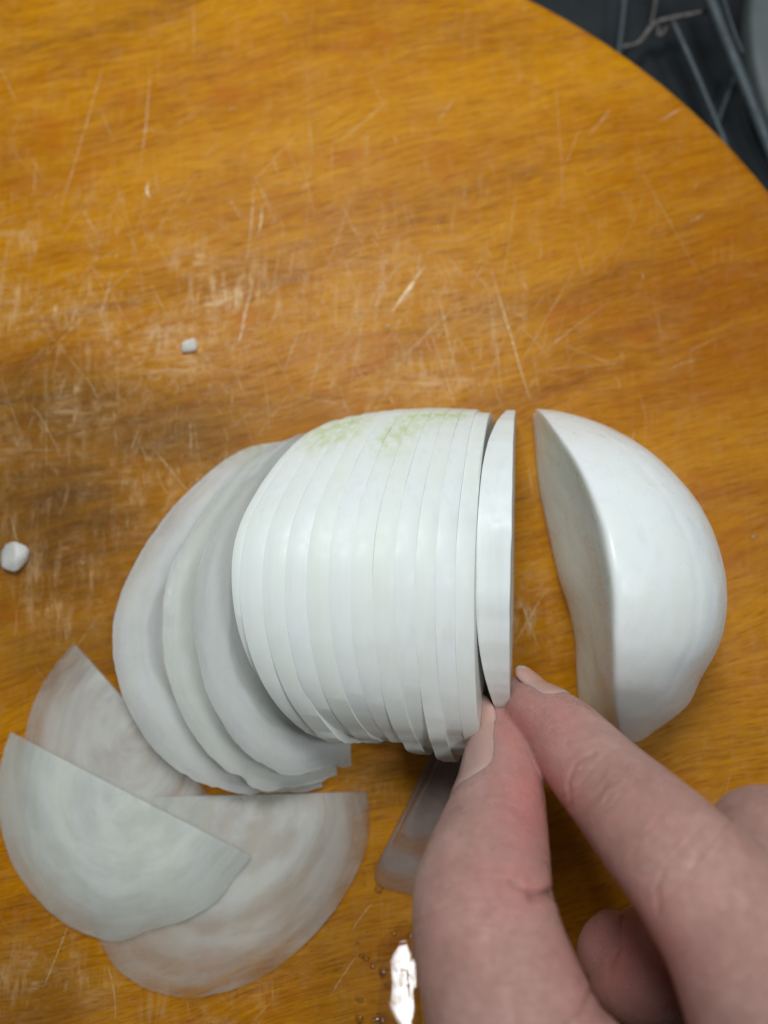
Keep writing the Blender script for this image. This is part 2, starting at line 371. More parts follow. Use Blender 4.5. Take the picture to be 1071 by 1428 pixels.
for x, y, a, b, s in [(330, 415, 85, 55, 1.), (230, 480, 120, 70, .9), (60, 430, 90, 60, .8), (110, 560, 160, 70, .5), (60, 650, 120, 120, .34), (270, 360, 40, 30, .7),
                      (460, 420, 160, 110, .35), (580, 530, 110, 60, .7), (650, 470, 110, 120, .4), (30, 330, 70, 60, .45), (180, 300, 120, 90, .25), (200, 680, 110, 80, .5), (80, 820, 80, 80, .5),
                      (740, 860, 40, 60, .8), (520, 1090, 60, 40, .5), (60, 1360, 120, 60, .5), (330, 1400, 160, 50, .4), (560, 380, 60, 60, .45), (260, 800, 90, 60, .4)]:
    worn = np.maximum(worn, s*np.exp(-(((px[:, 0]-x)/a)**2+((px[:, 1]-y)/b)**2)))
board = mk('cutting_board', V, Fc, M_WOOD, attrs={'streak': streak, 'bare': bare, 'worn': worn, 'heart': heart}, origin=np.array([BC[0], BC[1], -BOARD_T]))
tag(board, 'round orange-brown varnished wooden cutting board, scratched, under all the onion', 'cutting board')

# knife scratches: hair-thin raised fibres along the cuts
SV, SF, SA = [], [], []
def scratch(p0, p1, wd, al, bow=0.0):
    a = P(*p0, 0)[:2]; b = P(*p1, 0)[:2]
    d = b-a; L = np.linalg.norm(d)
    if L < .05: return
    d /= L; q = np.array([-d[1], d[0]])
    m = max(4, int(L/0.35)); base = len(SV)
    for i in range(m+1):
        t = i/m; c = a+(b-a)*t+q*(bow*math.sin(math.pi*t)+random.gauss(0, .006))
        hw = wd*.72*(math.sin(math.pi*min(max(t, .03), .97))**.6)*random.uniform(.6, 1.15)
        for s in (-1, 1):
            SV.append((*(c+q*hw*s), 0.004)); SA.append(al*random.uniform(.7, 1.0))
        SV.append((*c, 0.007)); SA.append(al)
    for i in range(m):
        k = base+i*3
        SF.append((k, k+3, k+5, k+2)); SF.append((k+2, k+5, k+4, k+1))
for p0, p1, wd, al in [((685, 376), (740, 560), .030, .8), ((610, 401), (641, 532), .022, .6), ((594, 370), (547, 436), .05, .9), ((588, 372), (560, 425), .03, .8),
    ((851, 420), (745, 501), .018, .55), ((851, 153), (820, 188), .03, .5), ((951, 150), (917, 169), .03, .6), ((209, 96), (194, 242), .022, .5),
    ((207, 255), (209, 276), .06, .9), ((365, 287), (359, 330), .03, .8), ((355, 255), (343, 370), .02, .6), ((540, 141), (464, 202), .022, .5),
    ((645, 420), (560, 500), .02, .6), ((470, 330), (500, 420), .02, .5), ((724, 835), (752, 905), .025, .8), ((716, 900), (764, 820), .022, .7), ((700, 560), (680, 400), .018, .6),
    ((720, 450), (765, 500), .016, .5), ((600, 460), (640, 580), .02, .6), ((545, 330), (520, 470), .018, .5), ((430, 560), (450, 470), .02, .5),
    ((640, 360), (700, 420), .018, .4), ((960, 310), (985, 295), .03, .5), ((980, 500), (930, 515), .02, .5), ((1000, 470), (960, 490), .018, .4),
    ((60, 1380), (95, 1290), .02, .5), ((500, 1330), (460, 1390), .022, .5), ((150, 1345), (160, 1428), .02, .4), ((380, 1395), (350, 1428), .02, .5), ((490, 1300), (520, 1260), .022, .6),
    ((735, 640), (745, 700), .02, .5), ((340, 430), (332, 480), .05, .7), ((350, 400), (338, 455), .04, .7), ((270, 430), (345, 408), .03, .6), ((380, 215), (388, 245), .02, .5)]:
    scratch(p0, p1, wd, al, random.gauss(0, .03))
for i in range(950):
    u = random.random()
    if u < .40: x, y = random.gauss(560, 140), random.gauss(450, 110)
    elif u < .72: x, y = random.gauss(200, 170), random.gauss(480, 150)
    else: x, y = random.uniform(0, 1071), random.uniform(0, 1428)
    L = min(240, random.expovariate(1/38)+8)
    th = math.radians(random.choice([random.gauss(80, 9), random.gauss(100, 12), random.gauss(60, 12), random.gauss(118, 8), random.gauss(12, 25)]))
    q = P(x, y, 0)[:2]
    if np.hypot(*(q-BC)) > BR-1.2: continue
    x2, y2 = x+L*math.cos(th), y-L*math.sin(th)
    q = P(x2, y2, 0)[:2]
    if np.hypot(*(q-BC)) > BR-1.0: continue
    scratch((x, y), (x2, y2), random.uniform(.008, .02), random.uniform(.15, .62)*(.95 if u < .72 else .5), random.gauss(0, .02))
o = mk('knife_scratches', SV, SF, M_SCR, parent=board, attrs={'alpha': SA}, smooth=False); tag(o, kind='stuff')

# ------------------------------------------------------------------ onion slices
def slice_obj(name, arc, thick, frame, mat, centre=None, nr=26, seed=0.0, wob=0.02, bend=None, group=None, label=None, ragged=0.03, na=110, slant=1.0, wedge=0.0, bulge=0.0, bevel=.014, root=0.0, shear=0.0, soften=6):
    """A half-moon slice. arc: outline points (u,v) from one end of the straight cut round to the other.
    Rings shrink towards the middle of the straight cut, as the onion's layers do."""
    c = resample(catmull(arc, 10), na)
    for _ in range(soften): c[1:-1] = (c[:-2]+2*c[1:-1]+c[2:])/4
    cen = (c[0]+c[-1])/2 if centre is None else np.asarray(centre, float)
    rag = np.array([mnoise.noise(Vector((p[0]*1.9+seed, p[1]*1.9, seed)))*1.0+mnoise.noise(Vector((p[0]*6+seed, p[1]*6, seed+4)))*.45 for p in c])
    dirn = c-cen; dirn /= np.linalg.norm(dirn, axis=1)[:, None]+1e-9
    c = c+dirn*(rag*ragged*(1+(15 if ragged < .01 else 3)*np.clip((-c[:, 0]-3.3)/.5, 0, 1)*root))[:, None]
    bev = min(bevel, thick*.2)
    rmax = np.linalg.norm(c-cen, axis=1).max()
    ks = np.r_[np.linspace(0.02, 1-2.2*bev/rmax, nr), 1-.8*bev/rmax, 1.0]
    uv, ring = [], []
    for k in ks:
        uv.append(cen+(c-cen)*k); ring += [k]*na
    uv = np.vstack(uv); ring = np.array(ring)
    m = len(ks)
    prof_w = np.where(ring > .9999, thick/2-bev, np.where(ring > ks[-3]+1e-6, thick/2-bev*.3, thick/2))
    p3 = np.c_[uv, np.zeros(len(uv))]
    top = prof_w+wob*n3(p3, .5, seed)+wob*.3*n3(p3, 2.5, seed+9)
    bot = -prof_w+wob*n3(p3, .5, seed)
    bot = bot-uv[:, 1]*wedge
    if bulge: bot = bot-bulge*np.clip(1-np.abs(uv[:, 0]/np.abs(uv[:, 0]).max())**4, 0, 1)*(.3+.7*uv[:, 1]/uv[:, 1].max())
    U, Vx, Wx, O = frame
    def place(wc, k=1.0, sd=1):
        q = O+uv[:, :1]*U*(1-(1-k)*.6)+(uv[:, 1:]*k-sd*thick/2*shear)*Vx+wc[:, None]*Wx
        if bend is not None: q = bend(q)
        return q
    V = np.vstack([place(top), place(bot, slant, -1)])
    N = len(uv); Fc = []
    idx = lambda s, j, i: s*N+j*na+i
    for s in (0, 1):
        for j in range(m-1):
            for i in range(na-1):
                f = (idx(s, j, i), idx(s, j, i+1), idx(s, j+1, i+1), idx(s, j+1, i)); Fc.append(f if s else f[::-1])
        Fc.append(tuple(idx(s, 0, i) for i in range(na))[::(1 if s == 0 else -1)])
    for i in range(na-1): Fc.append((idx(0, m-1, i), idx(0, m-1, i+1), idx(1, m-1, i+1), idx(1, m-1, i)))
    for j in range(m-1):
        for i in (0, na-1): Fc.append((idx(0, j, i), idx(0, j+1, i), idx(1, j+1, i), idx(1, j, i)))
    Fc.append((idx(0, 0, 0), idx(1, 0, 0), idx(1, 0, na-1), idx(0, 0, na-1)))
    r2 = np.r_[ring, ring]
    u2 = np.r_[uv[:, 0], uv[:, 0]]
    dc = uv-cen; ch = c[-1]-c[0]; ch = ch/np.linalg.norm(ch); an = np.arctan2(dc@np.array([-ch[1], ch[0]]), dc@ch); an = np.abs(np.r_[an, an])
    un = (u2-u2.min())/(np.ptp(u2)+1e-9)
    pv = to_px(V); stem = np.zeros(len(V))
    for ln_, wd_, s_ in [([(325, 645), (355, 626)], 11, 1.), ([(440, 615), (470, 597), (500, 583)], 18, 1.), ([(475, 612), (492, 598)], 12, .9), ([(540, 622), (556, 600), (580, 583)], 18, 1.), ([(575, 581), (640, 579)], 11, 1.)]:
        stem = np.maximum(stem, s_*soft(line_dist(pv, ln_), wd_))
    stem *= (r2 > .97)
    lit_v = np.clip((r2-.55)/.1, 0, 1)*0
    o = mk(name, V, Fc, mat, attrs={'ring': r2, 'stem': stem, 'cut_light': lit_v, 'ang': an*3+seed}, sharp=38)
    tag(o, label, 'onion slice', group)
    return o

# outline of a lengthwise slice (u towards the stem, v up from the flat cut), from a trimmed root end to the stem end
PROF = np.array([(-4.10, 0.0), (-4.14, 1.0), (-4.05, 2.1), (-3.45, 3.1), (-2.6, 3.83), (-1.45, 4.30), (-.15, 4.42), (.95, 4.15), (2.2, 3.38), (3.15, 2.58), (3.85, 1.72), (4.12, .9), (4.13, 0)])
FAN = 'onion slices fanned out in the sliced half'
# base x (cm), yaw, photo rows of the stem and root ends, lean, height factor, thickness
PACKED = ['white onion slice at the right end of the packed fan, right beside the held slice',
 'second white slice of the packed fan, counted from the held slice',
 'third white slice of the packed fan, counted from the held slice',
 'fourth white slice of the packed fan, counted from the held slice',
 'fifth white slice of the packed fan from the held slice, green-tinged at stem end',
 'sixth white slice of the packed fan from the held slice, green-tinged at stem end',
 'sixth white slice from the left edge of the packed fan, near its middle',
 'fifth white slice from the left edge of the packed white fan',
 'fourth white slice from the left edge of the packed white fan',
 'third white slice from the left edge of the packed white fan',
 'white slice just inside the left edge of the packed fan, leaning far left',
 'opaque white slice forming the left edge of the packed fan, over greyer slices']
NP = len(PACKED); rows = []
for i, lab in enumerate(PACKED):
    f = i/(NP-1); bx = 2.50-2.92*f
    lean = float(np.interp(f, [0, .14, .28, .42, .57, .71, .86, 1], [12.5, 14.5, 17, 20, 23.5, 27.5, 32, 38]))
    rows.append((bx, 2-3.3*f*f, float(np.interp(f, [0, .1, .3, .6, .8, 1], [584, 579, 577, 578, 583, 592])), float(np.interp(f, [0, .7, .9, 1], [1046, 1043, 1030, 1010])),
                 lean, .955+.012*math.sin(math.pi*f), 2.92/(NP-1)*math.cos(math.radians(lean))*1.012, lab))
rows += [
 (-.95, -2, 604, 1085, 51, .89, .17, 'greyish onion slice leaning out just under the packed white fan, topmost of the leaning three'),
 (-1.32, -3, 610, 1102, 66, .885, .15, 'middle one of three greyish translucent slices leaning left out of the fan'),
 (-1.72, -4, 612, 1118, 79, 1.03, .14, 'greyish translucent slice lying lowest and farthest left in the leaning fan'),
]
for k, (bx, yaw, pt, pb, lean, hs, th, lab) in enumerate(rows):
    yt = P(535, pt, .4)[1]; yb = P(535, pb, 1.6)[1]
    yc = (yt+yb)/2; ln = (yt-yb)/8.26
    a = math.radians(lean); yw = math.radians(yaw)
    U = np.array([math.sin(yw), math.cos(yw), 0]); X = np.array([math.cos(yw), -math.sin(yw), 0])
    Vv = -X*math.sin(a)+np.array([0, 0, math.cos(a)]); Wv = X*math.cos(a)+np.array([0, 0, math.sin(a)])
    O = np.array([bx, yc, 0.0])+np.array([0, 0, th/2*math.sin(a)+.012])
    arc = PROF*np.array([ln, hs])
    j = np.random.RandomState(k+3)
    arc = arc+j.normal(0, .003 if k < NP else .02, arc.shape); arc[0, 1] = arc[-1, 1] = 0
    arc[:4, 0] += (j.uniform(-.28, .2) if k < NP else j.uniform(-.05, .05))*np.array([.6, 1, 1, .4])
    nxt = rows[k+1] if k < NP-1 else None
    sl = (nxt[5]/hs if nxt else .97); wg = (math.tan(math.radians(nxt[4]-lean))*.985 if nxt else 0)
    sh = math.tan(a) if k < NP else 0.0
    if sh: O[2] = .012; sl *= math.cos(math.radians((nxt[4] if nxt else lean)-lean))
    slice_obj('onion_slice', arc, th, (U, Vv, Wv, O), M_FALL if k >= NP else M_STACK, seed=k*3.1, wob=.006 if k < NP else .015, group=FAN, label=lab, ragged=.006 if k < NP else .03, slant=sl, wedge=wg, bevel=.003 if k < NP-1 else .012, root=1.0, shear=sh)

# the slice held upright between thumb and finger
a = math.radians(10); yw = math.radians(2.2)
U = np.array([math.sin(yw), math.cos(yw), 0]); X = np.array([math.cos(yw), -math.sin(yw), 0])
Vv = -X*math.sin(a)+np.array([0, 0, math.cos(a)]); Wv = X*math.cos(a)+np.array([0, 0, math.sin(a)])
yt = P(720, 578, .2)[1]; yb = P(700, 1016, 1.6)[1]
slice_obj('onion_slice', np.array([(-3.7, 0), (-3.75, 1.0), (-3.5, 2.0), (-2.9, 2.9), (-2.0, 3.6), (-1.0, 3.95), (0, 4.0), (1.0, 3.8), (2.0, 3.3), (2.85, 2.5), (3.4, 1.6), (3.7, .75), (3.75, 0)])*np.array([(yt-yb)/7.5, 1.0]),
          .16, (U, Vv, Wv, np.array([3.06, (yt+yb)/2, .04])), M_STACK, seed=41, wob=.03, ragged=.03, bulge=.52, soften=40,
          label='white onion slice held upright between thumb and index finger', group='loose onion slices')

# slices lying flat in front
def flat(label, pts, z, thick, mat, seed, bend=None, z_of=None, **kw):
    arc = np.array([P(x, y, z)[:2] for x, y in pts])
    cen = (arc[0]+arc[-1])/2
    fr = (np.array([1., 0, 0]), np.array([0, 1., 0]), np.array([0, 0, 1.]), np.array([0, 0, z+thick/2]))
    return slice_obj('onion_slice', arc, thick, fr, mat, seed=seed, wob=.012, bend=bend, label=label, group='loose onion slices', **kw)
flat('pale translucent onion slice with pointed end up, lying beneath the opaque one', [(104, 896), (66, 945), (40, 1010), (32, 1090), (60, 1170), (130, 1215), (220, 1200), (275, 1150), (292, 1108), (236, 1062), (180, 1000), (140, 942)][:9], .01, .10, M_FLAT, 51, ragged=.02)
flat('large glassy onion slice with cloudy rings, lying at the bottom of the pile', [(512, 1103), (516, 1160), (498, 1215), (450, 1290), (375, 1355), (300, 1385), (235, 1386), (180, 1362), (146, 1322), (120, 1250), (130, 1170), (160, 1112)], .01, .12, M_FLAT, 57, ragged=.02)
def drape(q):
    p = to_px(q)
    k = np.clip((p[:, 0]*.55-(p[:, 1]-1200)*.45-20)/110, 0, 1); k = k*k*(3-2*k)
    q = q.copy(); q[:, 2] += .02+.115*k; return q
flat('opaque pale onion slice lying on top of two glassy slices at bottom left', [(20, 1020), (2, 1075), (0, 1130), (14, 1190), (48, 1245), (100, 1290), (160, 1311), (205, 1296), (262, 1278), (305, 1252), (328, 1222), (352, 1190)], .02, .11, M_FLATB, 63, bend=drape, ragged=.03)
M_DIM = mat_onion('onion_slice_thumb_shade', 0.85, tint=(0.36, 0.31, 0.30), bands=0.2, cloud=0.4, layers=2.0, dark=(0.30, 0.25, 0.24))  # brownish flesh, tint lowered to carry the thumb's shadow
flat('dim brownish see-through onion strip half hidden under the thumb', [(603, 1040), (575, 1105), (545, 1165), (520, 1222), (548, 1240), (600, 1250), (650, 1235), (668, 1150), (665, 1050)], .01, .10, M_DIM, 71, ragged=.02)

# ------------------------------------------------------------------ the uncut end piece of the onion
def end_piece():
    # stations along the onion's axis: photo row, left base px, ridge px, ridge height, right base px
    S = np.array([
        # y(cm along), xl,  xr,  h,   xR
        (576, 742, 748, .55, 760),
        (581, 743, 752, .95, 800),
        (600, 744, 764, 1.75, 850),
        (640, 747, 788, 2.75, 908),
        (690, 754, 817, 3.45, 948),
        (745, 764, 840, 3.9, 973),
        (800, 777, 852, 4.15, 984),
        (850, 792, 857, 4.15, 987),
        (900, 801, 858, 3.9, 980),
        (945, 803, 857, 3.35, 960),
        (985, 806, 858, 2.6, 945),
        (1012, 815, 862, 1.9, 912),
        (1030, 838, 872, 1.3, 888)], float)
    st = catmull(S, 6); na = 110
    V, ring, lit_v, stem = [], [], [], []
    ns = len(st)
    for k, (py, xl, xr, h, xR) in enumerate(st):
        # the row is where the ridge shows; each point of the station shares the y of its base
        base = P(xl, py, 0.0); y = P(0.5*(xl+xR), py, h*.45)[1]
        a = np.array([P(xl, py, 0)[0], 0.02]); b = np.array([P(xr, py, h)[0], h])
        R = np.array([P(xR, py, .35*min(1, h))[0], 0.02])
        pts = []
        for t in np.linspace(0, 1, 22):                              # cut face, faintly hollow
            q = a+(b-a)*t; q = q+np.array([.04*math.sin(math.pi*t), 0]); pts.append((q, t, 1))
        rx = R[0]-b[0]
        for t in np.linspace(0, 1, 78)[1:]:                          # outer skin: a quarter oval
            th = math.pi/2*t
            e = 0.90
            gr = sum(d_*math.exp(-((t-c_-.03*math.sin(k*.13+c_*9))/w_)**2) for c_, w_, d_ in ((.60, .012, .007), (.79, .012, .016), (.30, .02, .004)))
            q = np.array([b[0]+rx*math.sin(th)**e*(1-gr), (b[1]*math.cos(th)**.84 if t < 1 else .02)*(1-gr*.6)]); pts.append((q, 1, 0))
        for t in np.linspace(0, 1, na-len(pts)+2)[1:-1]:
            pts.append((R+(a-R)*t, 0, 2))
        # round the sharp arris a little
        arr = np.array([p[0] for p in pts])
        for i in range(19, 26): arr[i] = (arr[i-1]+2*arr[i]+arr[i+1])/4
        for (q, t, kind), c in zip(pts, arr):
            V.append((c[0], y, c[1])); ring.append(t if kind == 1 else .985)
            lit_v.append(max(0, math.sin(math.pi*min(1, t*1.05)))*.8 if kind == 1 else 0)  # cut face lightened in colour in place of fill light
            stem.append(max(0, 1-k/9)*.45)
    V = np.array(V)
    V += np.c_[n3(V, .6, 5), n3(V, .6, 8), n3(V, .6, 11)]*.045*np.array([1, 1, .6]) + np.c_[n3(V, 3, 5), n3(V, 3, 8)*0, n3(V, 3, 2)]*.012
    V[:, 2] = np.maximum(V[:, 2], .015)
    Fc = []
    for k in range(ns-1):
        for i in range(na):
            i2 = (i+1) % na
            Fc.append((k*na+i, k*na+i2, (k+1)*na+i2, (k+1)*na+i))
    Fc.append(tuple(range(na))); Fc.append(tuple((ns-1)*na+i for i in range(na)))
    o = mk('onion_end_piece', V, Fc, M_CAP, attrs={'ring': ring, 'cut_light': lit_v, 'stem': stem})
    sub = o.modifiers.new('smooth', 'SUBSURF'); sub.levels = 1; sub.render_levels = 1
    tag(o, 'uncut glossy white end piece of the onion, right of the held slice', 'onion piece')
end_piece()

# ------------------------------------------------------------------ small bits of onion
def bit(px_, py_, sz, h, seed, label, cat='onion bit', name='onion_bit'):
    bm = bmesh.new(); rs = np.random.RandomState(seed+20)
    for i in range(13):
        q = rs.normal(0, 1, 3); q /= np.abs(q).max()**.7*np.linalg.norm(q)**.3; bm.verts.new(q*.5*rs.uniform(.85, 1.1))
    r = bmesh.ops.convex_hull(bm, input=bm.verts[:]); bmesh.ops.delete(bm, geom=[v for v in bm.verts if not v.link_faces], context='VERTS')
    bmesh.ops.bevel(bm, geom=bm.edges[:]+bm.verts[:], offset=.07, segments=3, affect='EDGES', profile=.5)
    bm.verts.index_update()
    c = P(px_, py_, h*.5); V = np.array([v.co[:] for v in bm.verts])
    rs = np.random.RandomState(seed); an = rs.uniform(0, 3); ca, sa = math.cos(an), math.sin(an)
    V = V*np.array([sz[0], sz[1], h]); V = np.c_[V[:, 0]*ca-V[:, 1]*sa, V[:, 0]*sa+V[:, 1]*ca, V[:, 2]+h/2]
    V[:, :2] *= (1-.18*(V[:, 2:3]/h))
    V += np.c_[n3(V, 3, seed), n3(V, 3, seed+5), n3(V, 3, seed+9)*.4]*.06*min(1, sz[0]*2)
    V[:, 2] = np.maximum(V[:, 2], .006); V[:, 0] += c[0]; V[:, 1] += c[1]
    Fc = [[v.index for v in f.verts] for f in bm.faces]; bm.free()
    o = mk(name, V, Fc, M_BIT, attrs={'ring': np.full(len(V), .5)}); m = o.modifiers.new('smooth', 'SUBSURF'); m.levels = 1; m.render_levels = 2
    tag(o, label, cat, 'onion crumbs on the board')
bit(263, 482, (.48, .42), .28, 3, 'small white cube of onion alone on the board, above the leaning slices')
bit(16, 776, (.80, .84), .36, 8, 'larger pale onion scrap at the left edge of the picture')
bit(541, 455, (.13, .10), .06, 5, 'tiny pale onion crumb among scratches above the stack')
bit(1051, 749, (.09, .08), .06, 9, 'tiny white speck of onion right of the uncut end piece')

# ------------------------------------------------------------------ water beside the thumb
def water():
    V, Fc = [], []
    def blob(cx, cy, rx, ry, h, ang, irr, seed):
        n, m = 28, 6; b = len(V); c = P(cx, cy, 0)
        V.append((c[0], c[1], h))
        for j in range(1, m+1):
            r = j/m
            for i in range(n):
                t = 2*math.pi*i/n
                k = r*(1+irr*mnoise.noise(Vector((math.cos(t)*1.3+seed, math.sin(t)*1.3, seed)))*1.6)
                x, y = rx*k*math.cos(t), ry*k*math.sin(t)
                V.append((c[0]+x*math.cos(ang)-y*math.sin(ang), c[1]+x*math.sin(ang)+y*math.cos(ang), h*(1-r**(4 if rx < .2 else 9))+.003))
        for i in range(n): Fc.append((b, b+1+i, b+1+(i+1) % n))
        for j in range(m-1):
            for i in range(n):
                p = b+1+j*n; q = p+n
                Fc.append((p+i, q+i, q+(i+1) % n, p+(i+1) % n))
    blob(566, 1372, .62, 1.3, .022, -.1, .55, 3)
    rs = random.Random(4)
    for i in range(46):
        x, y = rs.gauss(545, 24), rs.gauss(1350, 55)
        s = rs.uniform(.025, .10); blob(x, y, s, s*rs.uniform(.7, 1.3), s*.45, rs.random()*3, .25, i+9.3)
    for i in range(34):
        x, y = rs.gauss(500, 40), rs.gauss(1215, 60)
        s = rs.uniform(.012, .032); blob(x, y, s, s, s*.5, 0, .2, i+70.3)
    o = mk('water_droplets', V, Fc, M_WATER); tag(o, 'shiny wet patch and droplets on the board left of the thumb', 'water', kind='stuff')
water()

# ------------------------------------------------------------------ hand
def loft(chain, nseg=28, step=8):
    """chain rows: px, py, z, half width, half depth (cm), dorsal direction x,y,z -> closed tube"""
    C = []
    for px_, py_, z, rw, rd, dx, dy, dz in chain: C.append((*P(px_, py_, z), rw, rd, dx, dy, dz))
    c = catmull(np.array(C), step)
    pos = c[:, :3]; tan = np.gradient(pos, axis=0); tan /= np.linalg.norm(tan, axis=1)[:, None]
    V, Fc = [], []
    rings = []
    def ring(p, t, dors, rw, rd):
        dd = dors-t*(dors@t); dd /= np.linalg.norm(dd); sd = np.cross(t, dd)
        b = len(V)
        for i in range(nseg):
            a = 2*math.pi*i/nseg
            V.append(p+sd*rw*math.cos(a)+dd*rd*math.sin(a))
        rings.append(b)
    # rounded cap, body, rounded cap
    r0 = c[0]
    for f in np.linspace(-1, 0, 7)[:-1]:
        s = math.sqrt(max(0.0, 1-f*f))*.999+.02
        ring(pos[0]+tan[0]*f*min(r0[3], r0[4]), tan[0], r0[5:8], r0[3]*s, r0[4]*s)
    for k in range(len(c)): ring(pos[k], tan[k], c[k, 5:8], c[k, 3], c[k, 4])
    r1 = c[-1]
    for f in np.linspace(0, 1, 7)[1:]:
        s = math.sqrt(max(0.0, 1-f*f))*.999+.02
        ring(pos[-1]+tan[-1]*f*min(r1[3], r1[4]), tan[-1], r1[5:8], r1[3]*s, r1[4]*s)
    for a, b in zip(rings[:-1], rings[1:]):
        for i in range(nseg): Fc.append((a+i, a+(i+1) % nseg, b+(i+1) % nseg, b+i))
    Fc.append(tuple(rings[0]+i for i in range(nseg))[::-1]); Fc.append(tuple(rings[-1]+i for i in range(nseg)))
    return V, Fc, c
THUMB = [  # px, py, z, half width, half depth, dorsal dir
    (692, 1008, 2.05, .47, .40, -.90, .25, .36),
    (692, 1050, 2.55, .76, .60, -.90, .22, .38),
    (695, 1105, 3.30, .96, .80, -.88, .2, .42),
    (686, 1170, 4.20, 1.05, .98, -.84, .2, .5),
    (673, 1245, 5.10, 1.17, 1.12, -.6, .2, .78),
    (683, 1320, 5.50, 1.22, 1.2, -.55, .2, .8),
    (706, 1400, 5.7, 1.32, 1.3, -.5, .2, .85),
    (740, 1500, 5.9, 1.55, 1.45, -.45, .2, .85),
    (840, 1660, 6.0, 1.9, 1.6, -.3, .2, .9),
    (1000, 1860, 6.0, 2.3, 1.7, -.2, .2, .95)]
INDEX = [
    (727, 970, 2.15, .42, .40, .35, .80, .48),
    (746, 987, 2.55, .60, .56, .35, .80, .50),
    (788, 1024, 3.30, .76, .74, .33, .75, .58),
    (822, 1066, 4.0, .86, .82, .30, .70, .62),
    (868, 1116, 4.8, .92, .88, .3, .62, .7),
    (918, 1168, 5.7, .98, .95, .25, .55, .8),
    (968, 1222, 6.3, 1.03, 1.0, .2, .5, .85),
    (1030, 1300, 6.6, 1.18, 1.15, .15, .45, .9),
    (1085, 1400, 6.6, 1.35, 1.35, .1, .4, .92),
    (1150, 1560, 6.4, 1.5, 1.4, 0, .35, .95),
    (1190, 1800, 6.2, 1.9, 1.5, 0, .3, .95)]
MIDDLE = [
    (856, 1325, 2.3, .74, .70, .1, -.55, -.8),
    (888, 1350, 2.6, 1.02, .95, .2, -.5, -.8),
    (955, 1320, 3.1, 1.0, .92, .5, -.2, -.7),
    (1030, 1222, 4.2, .92, .9, .9, .3, -.3),
    (1072, 1178, 5.3, .96, .95, .7, .7, .3),
    (1110, 1230, 6.2, 1.0, .98, .3, .6, .8),
    (1160, 1330, 6.6, 1.15, 1.1, .2, .5, .9),
    (1200, 1460, 6.5, 1.35, 1.3, .1, .4, .95),
    (1230, 1700, 6.2, 1.8, 1.5, 0, .3, .95)]
RING = [
    (940, 1432, 1.9, .64, .6, .1, -.55, -.8),
    (985, 1420, 2.3, .82, .78, .2, -.5, -.8),
    (1060, 1360, 3.2, .86, .82, .6, -.2, -.6),
    (1140, 1290, 4.4, .9, .86, .9, .3, -.2),
    (1180, 1300, 5.3, .92, .9, .6, .6, .5),
    (1220, 1400, 6.0, 1.05, 1.0, .3, .5, .85),
    (1260, 1540, 6.1, 1.3, 1.2, .2, .4, .9),
    (1270, 1760, 6.0, 1.7, 1.4, 0, .3, .95)]
LITTLE = [
    (1060, 1520, 2.0, .55, .5, .1, -.55, -.8),
    (1110, 1500, 2.5, .68, .64, .2, -.5, -.8),
    (1190, 1440, 3.6, .72, .7, .8, -.1, -.4),
    (1240, 1420, 4.6, .76, .74, .8, .4, .3),
    (1280, 1500, 5.4, .88, .84, .4, .4, .8),
    (1310, 1620, 5.6, 1.15, 1.05, .2, .4, .9),
    (1310, 1800, 5.6, 1.5, 1.3, 0, .3, .95)]
WRIST = [(1080, 1640, 5.9, 2.6, 1.5, 0, .25, .96), (1160, 1820, 6.0, 3.0, 1.6, 0, .25, .96), (1260, 2060, 6.3, 2.7, 1.8, 0, .25, .96), (1400, 2400, 7.0, 2.6, 2.0, 0, .25, .96), (1560, 2800, 7.6, 2.8, 2.3, 0, .25, .96)]
